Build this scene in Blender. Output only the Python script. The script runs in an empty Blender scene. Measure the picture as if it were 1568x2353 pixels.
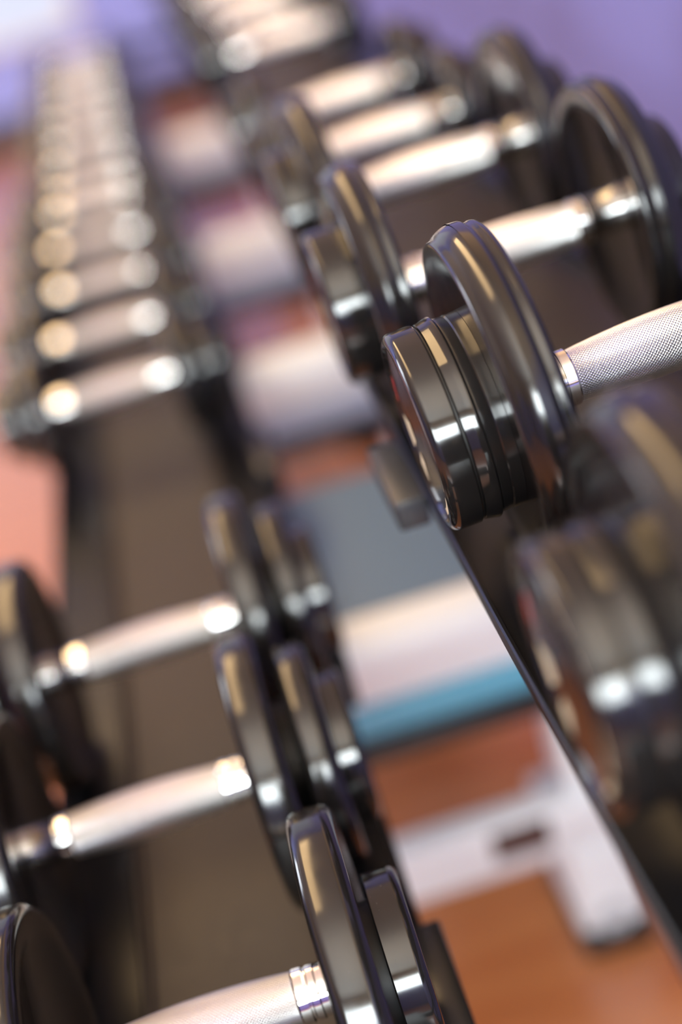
import bpy, bmesh, math, random
from mathutils import Matrix, Vector

random.seed(7)
scene = bpy.context.scene
COL = scene.collection
PI = math.pi

# ------------------------------------------------------------------ camera
CAM_Z = 1.12
FPX = 1568 / 24 * 50                      # focal length in pixels of the 1568 px wide frame
VPX, VPY, ROLL = 110.0, -450.0, 17.0      # vanishing point of the rack's length, roll of the camera
yax = Vector((VPX - 784.0, -(VPY - 1176.5), -FPX)).normalized()
a = math.radians(ROLL)
xax = Vector((math.cos(a), math.sin(a), 0.0))
xax.z = -(xax.dot(yax)) / yax.z
xax.normalize()
zax = xax.cross(yax)
rot = Matrix((xax, yax, zax))             # camera axes -> world axes
cd = bpy.data.cameras.new('camera')
cam = bpy.data.objects.new('camera', cd)
COL.objects.link(cam)
cam.matrix_world = Matrix.Translation((0, 0, CAM_Z)) @ rot.to_4x4()
cd.sensor_fit = 'HORIZONTAL'
cd.sensor_width = 24
cd.lens = 50
cd.clip_start = 0.02
cd.dof.use_dof = True
cd.dof.focus_distance = 0.660
cd.dof.aperture_fstop = 1.8
scene.camera = cam

# ------------------------------------------------------------------ world, lights, exposure
vs = scene.view_settings
vs.view_transform = 'Standard'
vs.look = 'None'
vs.exposure = 0.0
vs.gamma = 1.0
vs.use_curve_mapping = False
w = bpy.data.worlds.new('world')
scene.world = w
w.use_nodes = True
w.node_tree.nodes['Background'].inputs[0].default_value = (0.75, 0.82, 1.0, 1)
w.node_tree.nodes['Background'].inputs[1].default_value = 0.04


def area(name, loc, rotation, sx, sy, power, color, shape='RECTANGLE'):
    d = bpy.data.lights.new(name, 'AREA')
    d.shape = shape
    d.size = sx
    d.size_y = sy
    d.energy = power
    d.color = color
    o = bpy.data.objects.new(name, d)
    o.location = loc
    o.rotation_euler = rotation
    COL.objects.link(o)
    return o


CEIL = 3.0
# daylight through the window behind the camera, cool
area('window_daylight', (-0.6, -2.93, 1.95), (math.radians(90), 0, 0), 2.2, 0.9, 215, (0.88, 0.98, 1.0))
# long warm lamp under the ceiling, parallel to the rack
area('ceiling_strip_lamp', (-0.66, 2.6, 2.93), (0, 0, 0), 0.52, 4.0, 72, (1.0, 0.66, 0.31))
# unseen warm uplight washing the ceiling
area('unseen_uplight', (-1.2, 1.6, 2.45), (PI, 0, 0), 2.2, 4.6, 14, (1.0, 0.80, 0.56))
# neutral uplight added to brighten the ceiling towards the window
area('unseen_uplight', (-0.3, -0.9, 2.45), (PI, 0, 0), 1.6, 1.6, 36, (1.0, 0.93, 0.82))
# side light added at the left wall to brighten the far wall and floor
area('added_side_light', (-4.4, 4.4, 1.5), (0, math.radians(-90), 0), 1.8, 2.0, 125, (0.86, 0.92, 1.0))


# ------------------------------------------------------------------ materials
def mat(name, color, rough=0.5, metal=0.0, coat=0.0, ior=1.5, spec=0.5):
    m = bpy.data.materials.new(name)
    m.use_nodes = True
    b = m.node_tree.nodes['Principled BSDF']
    b.inputs['Base Color'].default_value = (*color, 1)
    b.inputs['Roughness'].default_value = rough
    b.inputs['Metallic'].default_value = metal
    b.inputs['IOR'].default_value = ior
    b.inputs['Coat Weight'].default_value = coat
    b.inputs['Coat Roughness'].default_value = 0.08
    b.inputs['Specular IOR Level'].default_value = spec
    return m


def nodes(m):
    return m.node_tree.nodes, m.node_tree.links, m.node_tree.nodes['Principled BSDF']


def noise_rough(m, scale, lo, hi):
    n, l, b = nodes(m)
    tc = n.new('ShaderNodeTexCoord')
    t = n.new('ShaderNodeTexNoise')
    t.inputs['Scale'].default_value = scale
    t.inputs['Detail'].default_value = 4
    r = n.new('ShaderNodeMapRange')
    r.inputs['From Min'].default_value = 0.3
    r.inputs['From Max'].default_value = 0.7
    r.inputs['To Min'].default_value = lo
    r.inputs['To Max'].default_value = hi
    l.new(tc.outputs['Object'], t.inputs['Vector'])
    l.new(t.outputs['Fac'], r.inputs['Value'])
    l.new(r.outputs['Result'], b.inputs['Roughness'])


def noise_color(m, scale, c1, c2, stretch=(1, 1, 1), coord='Object'):
    n, l, b = nodes(m)
    tc = n.new('ShaderNodeTexCoord')
    mp = n.new('ShaderNodeMapping')
    mp.inputs['Scale'].default_value = stretch
    t = n.new('ShaderNodeTexNoise')
    t.inputs['Scale'].default_value = scale
    t.inputs['Detail'].default_value = 6
    r = n.new('ShaderNodeValToRGB')
    r.color_ramp.elements[0].position = 0.35
    r.color_ramp.elements[0].color = (*c1, 1)
    r.color_ramp.elements[1].position = 0.65
    r.color_ramp.elements[1].color = (*c2, 1)
    l.new(tc.outputs[coord], mp.inputs['Vector'])
    l.new(mp.outputs['Vector'], t.inputs['Vector'])
    l.new(t.outputs['Fac'], r.inputs['Fac'])
    l.new(r.outputs['Color'], b.inputs['Base Color'])


M = {}
M['rubber'] = mat('glossy_black_rubber', (0.010, 0.009, 0.009), 0.16, ior=1.55)
noise_rough(M['rubber'], 60, 0.10, 0.20)
M['cap'] = mat('polished_black_cap', (0.010, 0.009, 0.009), 0.1, ior=1.55)
noise_rough(M['cap'], 90, 0.08, 0.14)


def dust(m, amount):
    """fine pale dust specks lying on the rubber"""
    n, l, b = nodes(m)
    tc = n.new('ShaderNodeTexCoord')
    v = n.new('ShaderNodeTexVoronoi')
    v.inputs['Scale'].default_value = 260
    r = n.new('ShaderNodeMapRange')
    r.inputs['From Min'].default_value = 0.10
    r.inputs['From Max'].default_value = 0.06
    g = n.new('ShaderNodeTexNoise')
    g.inputs['Scale'].default_value = 45
    k = n.new('ShaderNodeMapRange')
    k.inputs['From Min'].default_value = 0.55
    k.inputs['From Max'].default_value = 0.72
    mu = n.new('ShaderNodeMath')
    mu.operation = 'MULTIPLY'
    mx = n.new('ShaderNodeMix')
    mx.data_type = 'RGBA'
    mx.inputs[6].default_value = (0.010, 0.009, 0.009, 1)
    mx.inputs[7].default_value = (amount, amount * 0.9, amount * 0.85, 1)
    l.new(tc.outputs['Object'], v.inputs['Vector'])
    l.new(tc.outputs['Object'], g.inputs['Vector'])
    l.new(v.outputs['Distance'], r.inputs['Value'])
    l.new(g.outputs['Fac'], k.inputs['Value'])
    l.new(r.outputs['Result'], mu.inputs[0])
    l.new(k.outputs['Result'], mu.inputs[1])
    l.new(mu.outputs[0], mx.inputs[0])
    l.new(mx.outputs[2], b.inputs['Base Color'])


dust(M['cap'], 0.12)
dust(M['rubber'], 0.02)
M['groove'] = mat('dark_groove', (0.004, 0.004, 0.004), 0.5)
M['chrome'] = mat('polished_chrome', (0.80, 0.79, 0.78), 0.07, 1.0)
M['knurl'] = mat('knurled_chrome', (0.92, 0.92, 0.91), 0.28, 1.0)


def knurl(m):
    n, l, b = nodes(m)
    tc = n.new('ShaderNodeTexCoord')
    s = n.new('ShaderNodeSeparateXYZ')
    l.new(tc.outputs['Object'], s.inputs[0])

    def math_(op, a=None, bb=None):
        q = n.new('ShaderNodeMath')
        q.operation = op
        for i, v in enumerate((a, bb)):
            if v is None:
                continue
            if isinstance(v, (int, float)):
                q.inputs[i].default_value = v
            else:
                l.new(v, q.inputs[i])
        return q.outputs[0]
    ang = math_('MULTIPLY', math_('ARCTAN2', s.outputs['Z'], s.outputs['Y']), 54.0)
    ax = math_('MULTIPLY', s.outputs['X'], 2 * PI / 0.0018)
    p = math_('ABSOLUTE', math_('SINE', math_('MULTIPLY', math_('ADD', ang, ax), 0.5)))
    q = math_('ABSOLUTE', math_('SINE', math_('MULTIPLY', math_('SUBTRACT', ang, ax), 0.5)))
    h = math_('MINIMUM', p, q)
    bump = n.new('ShaderNodeBump')
    bump.inputs['Strength'].default_value = 0.6
    bump.inputs['Distance'].default_value = 0.0005
    l.new(h, bump.inputs['Height'])
    l.new(bump.outputs['Normal'], b.inputs['Normal'])


knurl(M['knurl'])
M['cream'] = mat('cream_print', (0.72, 0.66, 0.46), 0.5)
M['red'] = mat('red_print', (0.45, 0.03, 0.03), 0.5)
M['tray'] = mat('dark_brown_grey_steel', (0.036, 0.028, 0.024), 0.48, spec=0.3)
noise_rough(M['tray'], 300, 0.42, 0.54)
M['rail'] = mat('black_enamelled_steel', (0.006, 0.006, 0.007), 0.28, spec=0.2)
M['bracket'] = mat('grey_plastic', (0.030, 0.032, 0.037), 0.4)
M['saddle'] = mat('black_moulded_plastic', (0.010, 0.010, 0.011), 0.3)
# two-tone wall: violet up to about head height, warm cream above
M['twotone'] = mat('violet_and_cream_wall_paint', (0.21, 0.21, 0.56), 0.6)
_n, _l, _p = nodes(M['twotone'])
_g = _n.new('ShaderNodeNewGeometry')
_s = _n.new('ShaderNodeSeparateXYZ')
_c = _n.new('ShaderNodeMath')
_c.operation = 'GREATER_THAN'
_c.inputs[1].default_value = 1.75
_x = _n.new('ShaderNodeMix')
_x.data_type = 'RGBA'
_x.inputs[6].default_value = (0.21, 0.21, 0.56, 1)
_x.inputs[7].default_value = (0.62, 0.47, 0.31, 1)
_l.new(_g.outputs['Position'], _s.inputs[0])
_l.new(_s.outputs['Z'], _c.inputs[0])
_l.new(_c.outputs[0], _x.inputs[0])
_l.new(_x.outputs[2], _p.inputs['Base Color'])
M['farblue'] = mat('blue_wall_brightened', (0.34, 0.39, 0.86), 0.6)  # blue wall colour made lighter to stand for the daylight on it
M['ceiling'] = mat('white_ceiling_paint', (0.84, 0.80, 0.74), 0.8)
M['floor'] = mat('orange_brown_wood_floor', (0.5, 0.2, 0.08), 0.34, coat=1.0)
M['floor'].node_tree.nodes['Principled BSDF'].inputs['Coat Roughness'].default_value = 0.16
M['floor'].node_tree.nodes['Principled BSDF'].inputs['Coat IOR'].default_value = 1.52
noise_color(M['floor'], 2.2, (0.42, 0.125, 0.034), (0.53, 0.195, 0.060), (1.0, 9.0, 1.0))
M['base'] = mat('dark_grey_baseboard', (0.07, 0.065, 0.075), 0.5)
M['whitesteel'] = mat('white_enamelled_steel', (0.84, 0.86, 0.87), 0.35)
M['whitevinyl_highlight'] = mat('white_vinyl_and_highlight', (0.88, 0.90, 0.91), 0.35)  # white of the far pads; on the front strips a painted gloss highlight
M['bluevinyl'] = mat('slate_blue_vinyl', (0.15, 0.23, 0.34), 0.3)
M['litbluevinyl'] = mat('lit_blue_vinyl', (0.12, 0.42, 0.58), 0.3)  # lit copy of the blue vinyl, cool window light put into the colour
M['palevinyl'] = mat('pale_blue_vinyl', (0.42, 0.50, 0.66), 0.35)
M['black'] = mat('black_board', (0.010, 0.010, 0.012), 0.4)
M['label'] = mat('brown_label', (0.07, 0.028, 0.022), 0.4)
M['footrub'] = mat('black_rubber_foot', (0.01, 0.01, 0.011), 0.5)
M['greycap'] = mat('pale_grey_plastic', (0.5, 0.5, 0.52), 0.4)
M['glass'] = mat('window_glass', (0.9, 0.95, 1.0), 0.05)
M['door'] = mat('white_door_paint', (0.80, 0.80, 0.82), 0.45)


# ------------------------------------------------------------------ builders
def link(name, me, m=None, parent=None):
    o = bpy.data.objects.new(name, me)
    if m is not None and me is not None and not me.materials:
        me.materials.append(m)
    COL.objects.link(o)
    if parent is not None:
        o.parent = parent
    return o


def tag(o, label, cat, group=None):
    o['label'] = label
    o['category'] = cat
    if group:
        o['group'] = group
    return o


def lathe_mesh(name, prof, seg=72, smooth_angle=35):
    """surface of revolution about X; prof = [(x, r), ...]"""
    bm = bmesh.new()
    rings = []
    for (x, r) in prof:
        if r < 1e-6:
            rings.append([bm.verts.new((x, 0, 0))])
        else:
            rings.append([bm.verts.new((x, r * math.cos(2 * PI * k / seg), r * math.sin(2 * PI * k / seg))) for k in range(seg)])
    for A, B in zip(rings, rings[1:]):
        for k in range(seg):
            k2 = (k + 1) % seg
            if len(A) == 1 and len(B) == 1:
                continue
            if len(A) == 1:
                bm.faces.new((A[0], B[k2], B[k]))
            elif len(B) == 1:
                bm.faces.new((A[k], A[k2], B[0]))
            else:
                bm.faces.new((A[k], A[k2], B[k2], B[k]))
    bmesh.ops.recalc_face_normals(bm, faces=bm.faces)
    ang = math.radians(smooth_angle)
    for f in bm.faces:
        f.smooth = True
    for e in bm.edges:
        if len(e.link_faces) == 2 and e.calc_face_angle(0) > ang:
            e.smooth = False
    me = bpy.data.meshes.new(name)
    bm.to_mesh(me)
    bm.free()
    return me


def box_mesh(name, lo, hi, bevel=0.0, seg=2):
    bm = bmesh.new()
    bmesh.ops.create_cube(bm, size=1)
    for v in bm.verts:
        for i in range(3):
            v.co[i] = lo[i] if v.co[i] < 0 else hi[i]
    if bevel:
        bmesh.ops.bevel(bm, geom=bm.edges[:], offset=bevel, segments=seg, profile=0.5, affect='EDGES')
        for f in bm.faces:
            f.smooth = True
        for e in bm.edges:
            if len(e.link_faces) == 2 and e.calc_face_angle(0) > math.radians(40):
                e.smooth = False
    me = bpy.data.meshes.new(name)
    bm.to_mesh(me)
    bm.free()
    return me


def prism_y(name, pts, y0, y1, bevel=0.0):
    """polygon in XZ extruded along Y"""
    bm = bmesh.new()
    A = [bm.verts.new((x, y0, z)) for x, z in pts]
    B = [bm.verts.new((x, y1, z)) for x, z in pts]
    n = len(pts)
    bm.faces.new(A)
    bm.faces.new(B[::-1])
    for i in range(n):
        bm.faces.new((A[i], B[i], B[(i + 1) % n], A[(i + 1) % n]))
    bmesh.ops.recalc_face_normals(bm, faces=bm.faces)
    if bevel:
        bmesh.ops.bevel(bm, geom=bm.edges[:], offset=bevel, segments=2, affect='EDGES')
    me = bpy.data.meshes.new(name)
    bm.to_mesh(me)
    bm.free()
    return me


def prism_x(name, pts, x0, x1, smooth=False):
    """polygon in YZ extruded along X"""
    bm = bmesh.new()
    A = [bm.verts.new((x0, y, z)) for y, z in pts]
    B = [bm.verts.new((x1, y, z)) for y, z in pts]
    n = len(pts)
    bm.faces.new(A)
    bm.faces.new(B[::-1])
    for i in range(n):
        bm.faces.new((A[i], B[i], B[(i + 1) % n], A[(i + 1) % n]))
    bmesh.ops.recalc_face_normals(bm, faces=bm.faces)
    if smooth:
        for f in bm.faces:
            f.smooth = True
        for e in bm.edges:
            if len(e.link_faces) == 2 and e.calc_face_angle(0) > math.radians(40):
                e.smooth = False
    me = bpy.data.meshes.new(name)
    bm.to_mesh(me)
    bm.free()
    return me


def structure(o):
    o['kind'] = 'structure'
    return o


# ------------------------------------------------------------------ the room
WX, LX, FY, BY = 0.52, -4.5, 5.80, -3.0
structure(link('floor', box_mesh('floor', (LX, BY, -0.1), (WX, FY, 0)), M['floor']))
structure(link('ceiling', box_mesh('ceiling', (LX, BY, CEIL), (WX, FY, CEIL + 0.1)), M['ceiling']))
structure(link('wall_right', box_mesh('wall_right', (WX, BY, 0), (WX + 0.1, FY, CEIL)), M['twotone']))
structure(link('wall_far', box_mesh('wall_far', (LX, FY, 0), (WX, FY + 0.1, CEIL)), M['farblue']))
structure(link('wall_left', box_mesh('wall_left', (LX - 0.1, BY, 0), (LX, FY, CEIL)), M['twotone']))
structure(link('wall_back', box_mesh('wall_back', (LX, BY - 0.1, 0), (WX, BY, CEIL)), M['twotone']))
structure(link('baseboard_far', box_mesh('baseboard_far', (LX, FY - 0.018, 0), (WX, FY, 0.12), 0.003), M['base']))
structure(link('baseboard_right', box_mesh('baseboard_right', (WX - 0.018, BY, 0), (WX, FY - 0.018, 0.12), 0.003), M['base']))


# bright window in the far wall
M['pane'] = bpy.data.materials.new('daylit_pane')
M['pane'].use_nodes = True
_b = M['pane'].node_tree.nodes['Principled BSDF']
_b.inputs['Base Color'].default_value = (0.1, 0.11, 0.13, 1)
_b.inputs['Emission Color'].default_value = (0.74, 0.80, 1.0, 1)
_b.inputs['Emission Strength'].default_value = 0.85
win = structure(link('window_1', box_mesh('window_1', (-2.3, FY - 0.02, 0.36), (-0.12, FY - 0.001, 0.40), 0.003), M['door']))
link('window_frame', box_mesh('window_frame', (-2.3, FY - 0.02, 2.15), (-0.12, FY - 0.001, 2.20), 0.003), M['door'], win)
for x in (-2.3, -1.215, -0.16):
    link('window_frame', box_mesh('window_frame', (x, FY - 0.02, 0.40), (x + 0.04, FY - 0.001, 2.15), 0.003), M['door'], win)
for x in (-2.26, -1.175):
    link('window_pane', box_mesh('window_pane', (x, FY - 0.010, 0.40), (x + (1.045 if x < -2 else 1.015), FY - 0.002, 2.15)), M['pane'], win)


# ------------------------------------------------------------------ dumbbells
HL = 0.0675           # half length of the handle between the two heads


def arc_pts(cx, cr, rad, a0, a1, n):
    return [(cx + rad * math.cos(math.radians(a0 + (a1 - a0) * i / n)), cr + rad * math.sin(math.radians(a0 + (a1 - a0) * i / n))) for i in range(n + 1)]


def plate_profile(x0, t, R, lip=0.007, rnd=0.0065, hub=0.02, bead=False):
    """a plate from x0 (inner face) to x0+t (outer face): fully rounded rim, dished faces, closed at the axle"""
    x1 = x0 + t
    p = [(x0 + lip * 0.6, hub)]
    p += [(x0 + lip * 0.6, R * 0.74), (x0 + 0.0012, R * 0.80)]
    if bead:
        b = 0.0032                               # small bead along the inner edge of the rim
        p += arc_pts(x0 + b, R - 0.0016 - b, b, 180, 60, 7)
        p += [(x0 + 2 * b + 0.0002, R - 0.0020)]
        p += arc_pts(x0 + 2 * b + 0.0032, R - 0.0022, 0.0022, 150, 90, 4)
        p += [(x0 + t * 0.55, R + 0.0002)]
        c = 0.011                                # outer half of the rim: a wide crowned shoulder
        d = c * 0.40
        for k in range(1, 9):
            u = k / 8 * math.radians(40)
            p.append((x1 - 0.0030 - c + c * math.sin(u) / math.sin(math.radians(40)), R - d * (1 - math.cos(u)) / (1 - math.cos(math.radians(40)))))
        p += arc_pts(x1 - 0.0034, R - d - 0.0030, 0.0034, 50, 0, 5)
    else:
        q = min(rnd, t * 0.3)
        p += arc_pts(x0 + q, R - q, q, 180, 90, 8)
        p += [(x0 + t * 0.5, R + 0.0004)]
        p += arc_pts(x1 - q, R - q, q, 90, 0, 8)
    p += [(x1 - 0.0004, R * 0.86), (x1 - 0.0016, R * 0.78), (x1 - 0.0022, R * 0.72), (x1 - 0.0022, hub * 0.7)]
    return p


def cap_profile(x0, t, R, rnd=0.0045):
    x1 = x0 + t
    p = [(x0, R * 0.4), (x0, R - 0.0008), (x0 + 0.0008, R)]
    p += arc_pts(x1 - rnd, R - rnd, rnd, 90, 0, 7)
    p += [(x1, R * 0.9), (x1 - 0.0012, R * 0.88), (x1 - 0.0012, 0.0)]
    return p


def ring_profile(x0, t, R):
    """spacer swelling towards its inner edge, like the bright chamfered ring of the photo"""
    x1 = x0 + t
    return [(x0, R * 0.5), (x0, R + 0.0008), (x0 + 0.0005, R + 0.0016), (x0 + 0.0012, R + 0.0018), (x0 + t * 0.5, R + 0.0011), (x1 - 0.0006, R + 0.0003), (x1, R - 0.0006), (x1, R * 0.5)]


def section_profile(x0, t, R):
    x1 = x0 + t
    m = x0 + t * 0.55
    return [(x0, R * 0.4), (x0, R - 0.0004), (x0 + 0.0005, R), (m - 0.0008, R), (m, R - 0.0007), (m + 0.0008, R - 0.0002), (x1 - 0.0005, R), (x1, R - 0.0005), (x1, R * 0.4)]


def mark_mesh(name, x, sectors, steps=8):
    """flat annular sectors printed on the end face: (r0, r1, angle0, angle1)"""
    bm = bmesh.new()
    for (r0, r1, a0, a1) in sectors:
        prev = None
        for i in range(steps + 1):
            an = math.radians(a0 + (a1 - a0) * i / steps)
            c, s = math.cos(an), math.sin(an)
            cur = (bm.verts.new((x, r0 * c, r0 * s)), bm.verts.new((x, r1 * c, r1 * s)))
            if prev:
                bm.faces.new((prev[0], prev[1], cur[1], cur[0]))
            prev = cur
    me = bpy.data.meshes.new(name)
    bm.to_mesh(me)
    bm.free()
    return me


TYPES = {
    # plateR, plate thickness, then outward pieces (kind, R, thickness)
    'large':  (0.0880, 0.0255, [('section', 0.0490, 0.0100), ('ring', 0.0490, 0.0085), ('cap', 0.0500, 0.0165)]),
    'medium': (0.0810, 0.0240, [('cap', 0.0480, 0.0215)]),
    'small':  (0.0560, 0.0230, [('cap', 0.0430, 0.0190)]),
    'mini':   (0.0500, 0.0220, [('cap', 0.0400, 0.0170)]),
    'flat':   (0.0860, 0.0240, [('neck', 0.0340, 0.0040), ('cap', 0.0465, 0.0175)]),
    'step':   (0.0860, 0.0240, [('neck', 0.0380, 0.0070), ('disc', 0.0695, 0.0200), ('cap', 0.0470, 0.0155)]),
    'stepm':  (0.0670, 0.0220, [('neck', 0.0340, 0.0050), ('disc', 0.0510, 0.0160), ('cap', 0.0400, 0.0150)]),
}
PARTS = {}


def build_type(kind, seg):
    pR, pt, steps = TYPES[kind]
    out = []
    grip_half = 0.0480
    prof = []
    for i in range(25):
        u = -1 + 2 * i / 24
        prof.append((u * grip_half, 0.0128 + 0.0027 * math.cos(u * PI / 2) ** 0.9 if abs(u) < 0.999 else 0.0128))
    out.append(('grip', lathe_mesh('grip', prof, max(48, seg)), 'knurl'))
    lip = 0.006
    cp = [(grip_half - 0.0005, 0.0115), (grip_half - 0.0005, 0.0134), (grip_half + 0.0004, 0.0142), (grip_half + 0.0052, 0.0142), (grip_half + 0.0060, 0.0132),
          (grip_half + 0.0068, 0.0132), (grip_half + 0.0074, 0.0139), (grip_half + 0.0108, 0.0139), (grip_half + 0.0114, 0.0131), (HL + lip + 0.001, 0.0131)]
    for s in (1, -1):
        def L(nm, pr, sg=seg):
            return lathe_mesh(nm, [(s * x, r) for x, r in pr], sg)
        out.append(('collar', L('collar', cp, max(40, seg // 2)), 'chrome'))
        out.append(('weight_plate', L('weight_plate', plate_profile(HL, pt, pR, lip=lip, hub=0.0125, bead=kind in ('large', 'medium'))), 'rubber'))
        x = HL + pt
        first = True
        for (k, R, t) in steps:
            x0 = x - (0.0026 if first else 0.0)
            first = False
            if k == 'section':
                out.append(('inner_drum', L('inner_drum', section_profile(x0, x + t - x0, R)), 'rubber'))
            elif k == 'ring':
                out.append(('spacer_ring', L('spacer_ring', ring_profile(x0, t, R)), 'cap'))
            elif k == 'neck':
                out.append(('neck', L('neck', [(x0, R), (x + t, R)]), 'groove'))
            elif k == 'disc':
                out.append(('small_plate', L('small_plate', plate_profile(x0, t, R, lip=0.004, rnd=0.006, hub=0.01)), 'rubber'))
            elif k == 'cap':
                xx = x0 + (0.0009 if kind == 'large' else 0)
                if kind == 'large':
                    out.append(('groove', L('groove', [(x0 - 0.001, R * 0.96), (xx + 0.001, R * 0.96)]), 'groove'))
                out.append(('end_cap', L('end_cap', cap_profile(xx, x + t - xx, R)), 'cap'))
                if s == -1 and kind in ('large', 'medium'):
                    face = -(x + t - 0.0012) - 0.0003
                    q = R / 0.05
                    for sec in ((0.0380, 0.0412, 100, 124), (0.0380, 0.0412, 134, 158), (0.0380, 0.0412, 168, 200), (0.0380, 0.0412, 208, 236),
                                (0.0200, 0.0370, 322, 350), (0.0210, 0.0360, 288, 308)):
                        out.append(('printed_mark', mark_mesh('printed_mark', face, [(sec[0] * q, sec[1] * q, sec[2], sec[3])]), 'cream'))
                    out.append(('printed_mark', mark_mesh('printed_mark', face, [(0.0350 * q, 0.0390 * q, 2, 26)]), 'red'))
            x = x + t
    PARTS[kind] = (out, x)


for k in TYPES:
    build_type(k, 112 if k in ('large', 'medium') else 64)

ORD = ['', 'first', 'second', 'third', 'fourth', 'fifth', 'sixth', 'seventh', 'eighth', 'ninth', 'tenth', 'eleventh', 'twelfth', 'thirteenth', 'fourteenth', 'fifteenth', 'sixteenth', 'seventeenth', 'eighteenth']


def dumbbell(kind, loc, tilt, yaw, spin, label, group):
    e = bpy.data.objects.new('dumbbell', None)
    e.empty_display_size = 0.05
    COL.objects.link(e)
    e.location = loc
    e.rotation_euler = (0, -math.radians(tilt), math.radians(yaw))
    tag(e, label, 'dumbbell', group)
    for nm, me, m in PARTS[kind][0]:
        o = link(nm, me, M[m], e)
        if nm == 'printed_mark':
            o.rotation_euler.x = math.radians(spin)
    return e


UZ = CAM_Z - 0.378      # top of the upper rails, on which the plates rest
LZ = CAM_Z - 0.618      # top of the lower rails
up = [
    ('large', 0.208, 0.388, 3.0, 'out-of-focus black dumbbell nearest the camera on the upper tier'),
    ('large', 0.2075, 0.608, 4.2, 'sharp black dumbbell with knurled chrome handle on the upper tier'),
    ('medium', 0.1835, 0.816, 3.0, 'black dumbbell just behind the sharp one on the upper tier'),
    ('medium', 0.1875, 1.026, 3.0, 'second black dumbbell behind the sharp one on the upper tier'),
    ('small', 0.192, 1.258, 3.0, 'third black dumbbell behind the sharp one, with small round heads'),
    ('small', 0.190, 1.446, 3.0, 'small-headed dumbbell just before the empty place on the upper tier'),
    ('mini', 0.199, 1.886, 2.0, 'first dumbbell past the empty place on the upper tier'),
    ('mini', 0.197, 2.080, 2.0, 'second dumbbell past the empty place on the upper tier'),
    ('mini', 0.195, 2.290, 2.0, 'third dumbbell past the empty place, at the top edge of the photo'),
    ('mini', 0.195, 2.500, 2.0, 'farthest dumbbell of the upper tier, cut by the top edge'),
]
for i, (kind, x, y, tilt, lab) in enumerate(up):
    lift = (HL + 0.012) * math.sin(math.radians(tilt)) * 0.3
    dumbbell(kind, (x, y, UZ + TYPES[kind][0] + lift), tilt, 0, i * 3, lab, 'dumbbells on the upper tier')
low = [('flat', -0.102, 0.517), ('step', -0.119, 0.698), ('step', -0.106, 0.886)]
for i in range(13):
    low.append(('stepm' if i < 5 else 'mini', -0.116 + random.uniform(-0.004, 0.004), 1.442 + 0.195 * i))
for i, (kind, x, y) in enumerate(low):
    if i < 3:
        lab = ('lower-tier dumbbell cut by the bottom edge of the photo', 'second lower-tier dumbbell from the bottom edge, with stepped black heads', 'lower-tier dumbbell just before the long empty stretch of tray')[i]
    elif i == 3:
        lab = 'lower-tier dumbbell just past the empty tray, with bright glints at both ends'
    elif i == len(low) - 1:
        lab = 'farthest dumbbell of the lower tier, at the top of the photo'
    else:
        lab = '%s lower-tier dumbbell past the empty stretch of tray' % ORD[i - 2]
    dumbbell(kind, (x, y, LZ + TYPES[kind][0] + 0.0012), 1.0, 0, i * 5, lab, 'dumbbells on the lower tier')

# ------------------------------------------------------------------ the rack
rack = bpy.data.objects.new('dumbbell_rack', None)
COL.objects.link(rack)
rack.location = (0.0, 0.0, 0.0)
tag(rack, 'long black two-tier steel dumbbell rack along the violet wall', 'rack')


def rail(name, x0, x1, ztop, y0, y1, outer, depth=0.006, t=0.002):
    """open steel channel: flat top, turned-down flanges, a low rounded lip on its outer edge"""
    h = 0.004
    top = [(x0, ztop + h - 0.001), (x0 + 0.001, ztop + h), (x0 + 0.0025, ztop + h), (x0 + 0.0035, ztop), (x1 - 0.0012, ztop), (x1, ztop - 0.0012)]
    if outer > 0:
        top = [(x0, ztop - 0.0012), (x0 + 0.0012, ztop), (x1 - 0.0035, ztop), (x1 - 0.0025, ztop + h), (x1 - 0.001, ztop + h), (x1, ztop + h - 0.001)]
    pts = [(x0, ztop - depth)] + top + [(x1, ztop - depth), (x1 - t, ztop - depth), (x1 - t, ztop - t), (x0 + t, ztop - t), (x0 + t, ztop - depth)]
    return link(name, prism_y(name, pts, y0, y1), M['rail'], rack)


def tray(x0, x1, z, y0, y1):
    t = 0.002
    h = 0.008
    pts = [(x0, z), (x0, z + h), (x0 + 0.003, z + h), (x0 + 0.006, z + t), (x1 - 0.006, z + t), (x1 - 0.003, z + h), (x1, z + h), (x1, z)]
    return link('tray', prism_y('tray', pts, y0, y1), M['tray'], rack)


Y0, Y1 = 0.10, 4.30
rail('front_rail', 0.089, 0.149, UZ, Y0, Y1, -1)
rail('rear_rail', 0.280, 0.345, UZ, Y0, Y1, 1)
tray(0.149, 0.280, UZ - 0.012, Y0, Y1)
rail('front_rail', -0.204, -0.153, LZ, Y0, Y1, -1)
rail('rear_rail', -0.033, 0.018, LZ, Y0, Y1, 1)
tray(-0.153, -0.033, LZ - 0.012, Y0, Y1)
# plastic clamps on the outer edges of the rails
link('rail_bracket', box_mesh('rail_bracket', (0.070, 0.690, UZ - 0.016), (0.0888, 0.768, UZ + 0.003), 0.002), M['bracket'], rack)
for y in (0.49, 0.85, 1.21, 1.57):
    link('rail_bracket', box_mesh('rail_bracket', (0.008, y, LZ + 0.0045), (0.027, y + 0.100, LZ + 0.038), 0.002), M['saddle'], rack)
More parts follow.
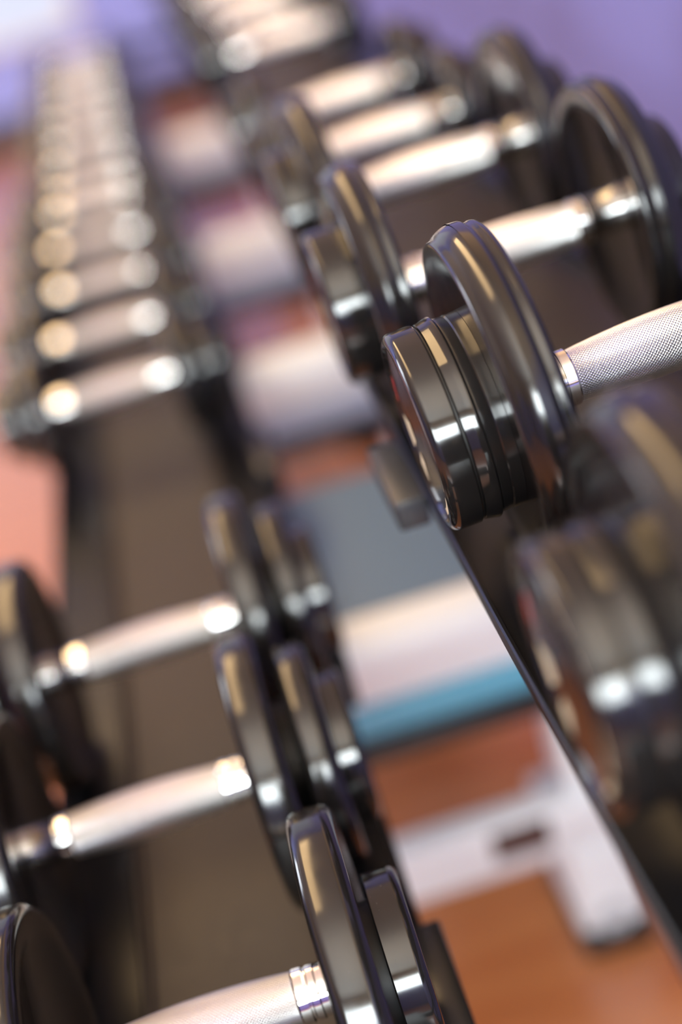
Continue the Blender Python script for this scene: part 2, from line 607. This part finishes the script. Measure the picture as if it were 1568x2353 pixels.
# cross members and uprights at both ends of the rack
for y in (0.14, 4.22):
    link('cross_member', box_mesh('cross_member', (0.085, y, UZ - 0.045), (0.42, y + 0.05, UZ - 0.0125), 0.002), M['rail'], rack)
    link('cross_member', box_mesh('cross_member', (-0.23, y, LZ - 0.045), (0.42, y + 0.05, LZ - 0.0125), 0.002), M['rail'], rack)
    link('upright', box_mesh('upright', (0.42, y, 0.03), (0.47, y + 0.05, UZ + 0.02), 0.003), M['rail'], rack)
    link('foot_beam', box_mesh('foot_beam', (-0.25, y - 0.005, 0.0), (0.47, y + 0.055, 0.03), 0.003), M['rail'], rack)


# ------------------------------------------------------------------ white benches under the rack
def bench(y, depth, top_mat, band_mat, label, detail):
    e = bpy.data.objects.new('weight_bench', None)
    COL.objects.link(e)
    e.location = (0.17, y, 0)
    tag(e, label, 'bench', 'white benches standing under the rack')
    # all coordinates relative to the bench's base
    x0, x1 = -0.163, 0.163
    zt = 0.440
    link('seat_pad', prism_x('seat_pad', [(0.012, 0.368)] + [(0.012, zt - 0.012)] + [(0.024, zt)] + [(depth - 0.012, zt), (depth, zt - 0.012), (depth, 0.368)], x0 + 0.004, x1, True), top_mat, e)
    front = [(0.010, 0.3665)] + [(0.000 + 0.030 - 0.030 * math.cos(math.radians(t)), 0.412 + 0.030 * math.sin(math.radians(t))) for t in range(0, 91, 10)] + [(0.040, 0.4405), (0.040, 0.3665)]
    link('front_highlight_roll', prism_x('front_highlight_roll', front, x0, x1 + 0.002, True), M['whitevinyl_highlight'], e)  # glossy highlight on the cushion's rounded end, painted as a white strip
    link('edge_band', prism_x('edge_band', [(0.012, 0.328), (0.002, 0.342), (0.004, 0.366), (depth + 0.004, 0.366), (depth + 0.004, 0.328)], x0 - 0.002, x1 + 0.003, True), band_mat, e)
    link('base_board', box_mesh('base_board', (x0 + 0.006, 0.006, 0.300), (x1 - 0.004, depth - 0.004, 0.328), 0.004), M['black'], e)
    link('post', box_mesh('post', (0.030, 0.010, 0.19), (0.098, 0.080, 0.300), 0.006), M['whitesteel'], e)
    link('cross_beam', box_mesh('cross_beam', (-0.154, 0.0, 0.130), (0.150, 0.032, 0.196), 0.006, 3), M['whitesteel'], e)
    lg = link('leg', box_mesh('leg', (0.013, -0.006, 0.027), (0.081, 0.13, 0.135), 0.006, 3), M['whitesteel'], e)
    link('foot', box_mesh('foot', (0.010, -0.012, 0.0), (0.084, 0.130, 0.0275), 0.004), M['footrub'], e)
    if detail:
        link('label_plate', box_mesh('label_plate', (-0.055, -0.0016, 0.153), (0.003, 0.0, 0.188), 0.0006), M['label'], e)
        me = lathe_mesh('round_plug', [(-0.004, 0.010), (-0.004, 0.017), (0.0, 0.019), (0.002, 0.019)], 32)
        o = link('round_plug', me, M['greycap'], lg)
        o.rotation_euler = (0, 0, PI / 2)
        o.location = (0.046, -0.0062, 0.042)
    return e


bench(1.030, 0.32, M['bluevinyl'], M['litbluevinyl'], 'nearest white-framed bench with slate-blue seat seen below the front rail', True)
bench(1.705, 0.06, M['whitevinyl_highlight'], M['palevinyl'], 'second white bench under the rack, behind the slate-blue seat', False)
bench(2.300, 0.06, M['whitevinyl_highlight'], M['palevinyl'], 'third white bench under the rack, between the two rows of dumbbells', False)
bench(3.130, 0.06, M['whitevinyl_highlight'], M['palevinyl'], 'farthest white bench under the rack, towards the far wall', False)
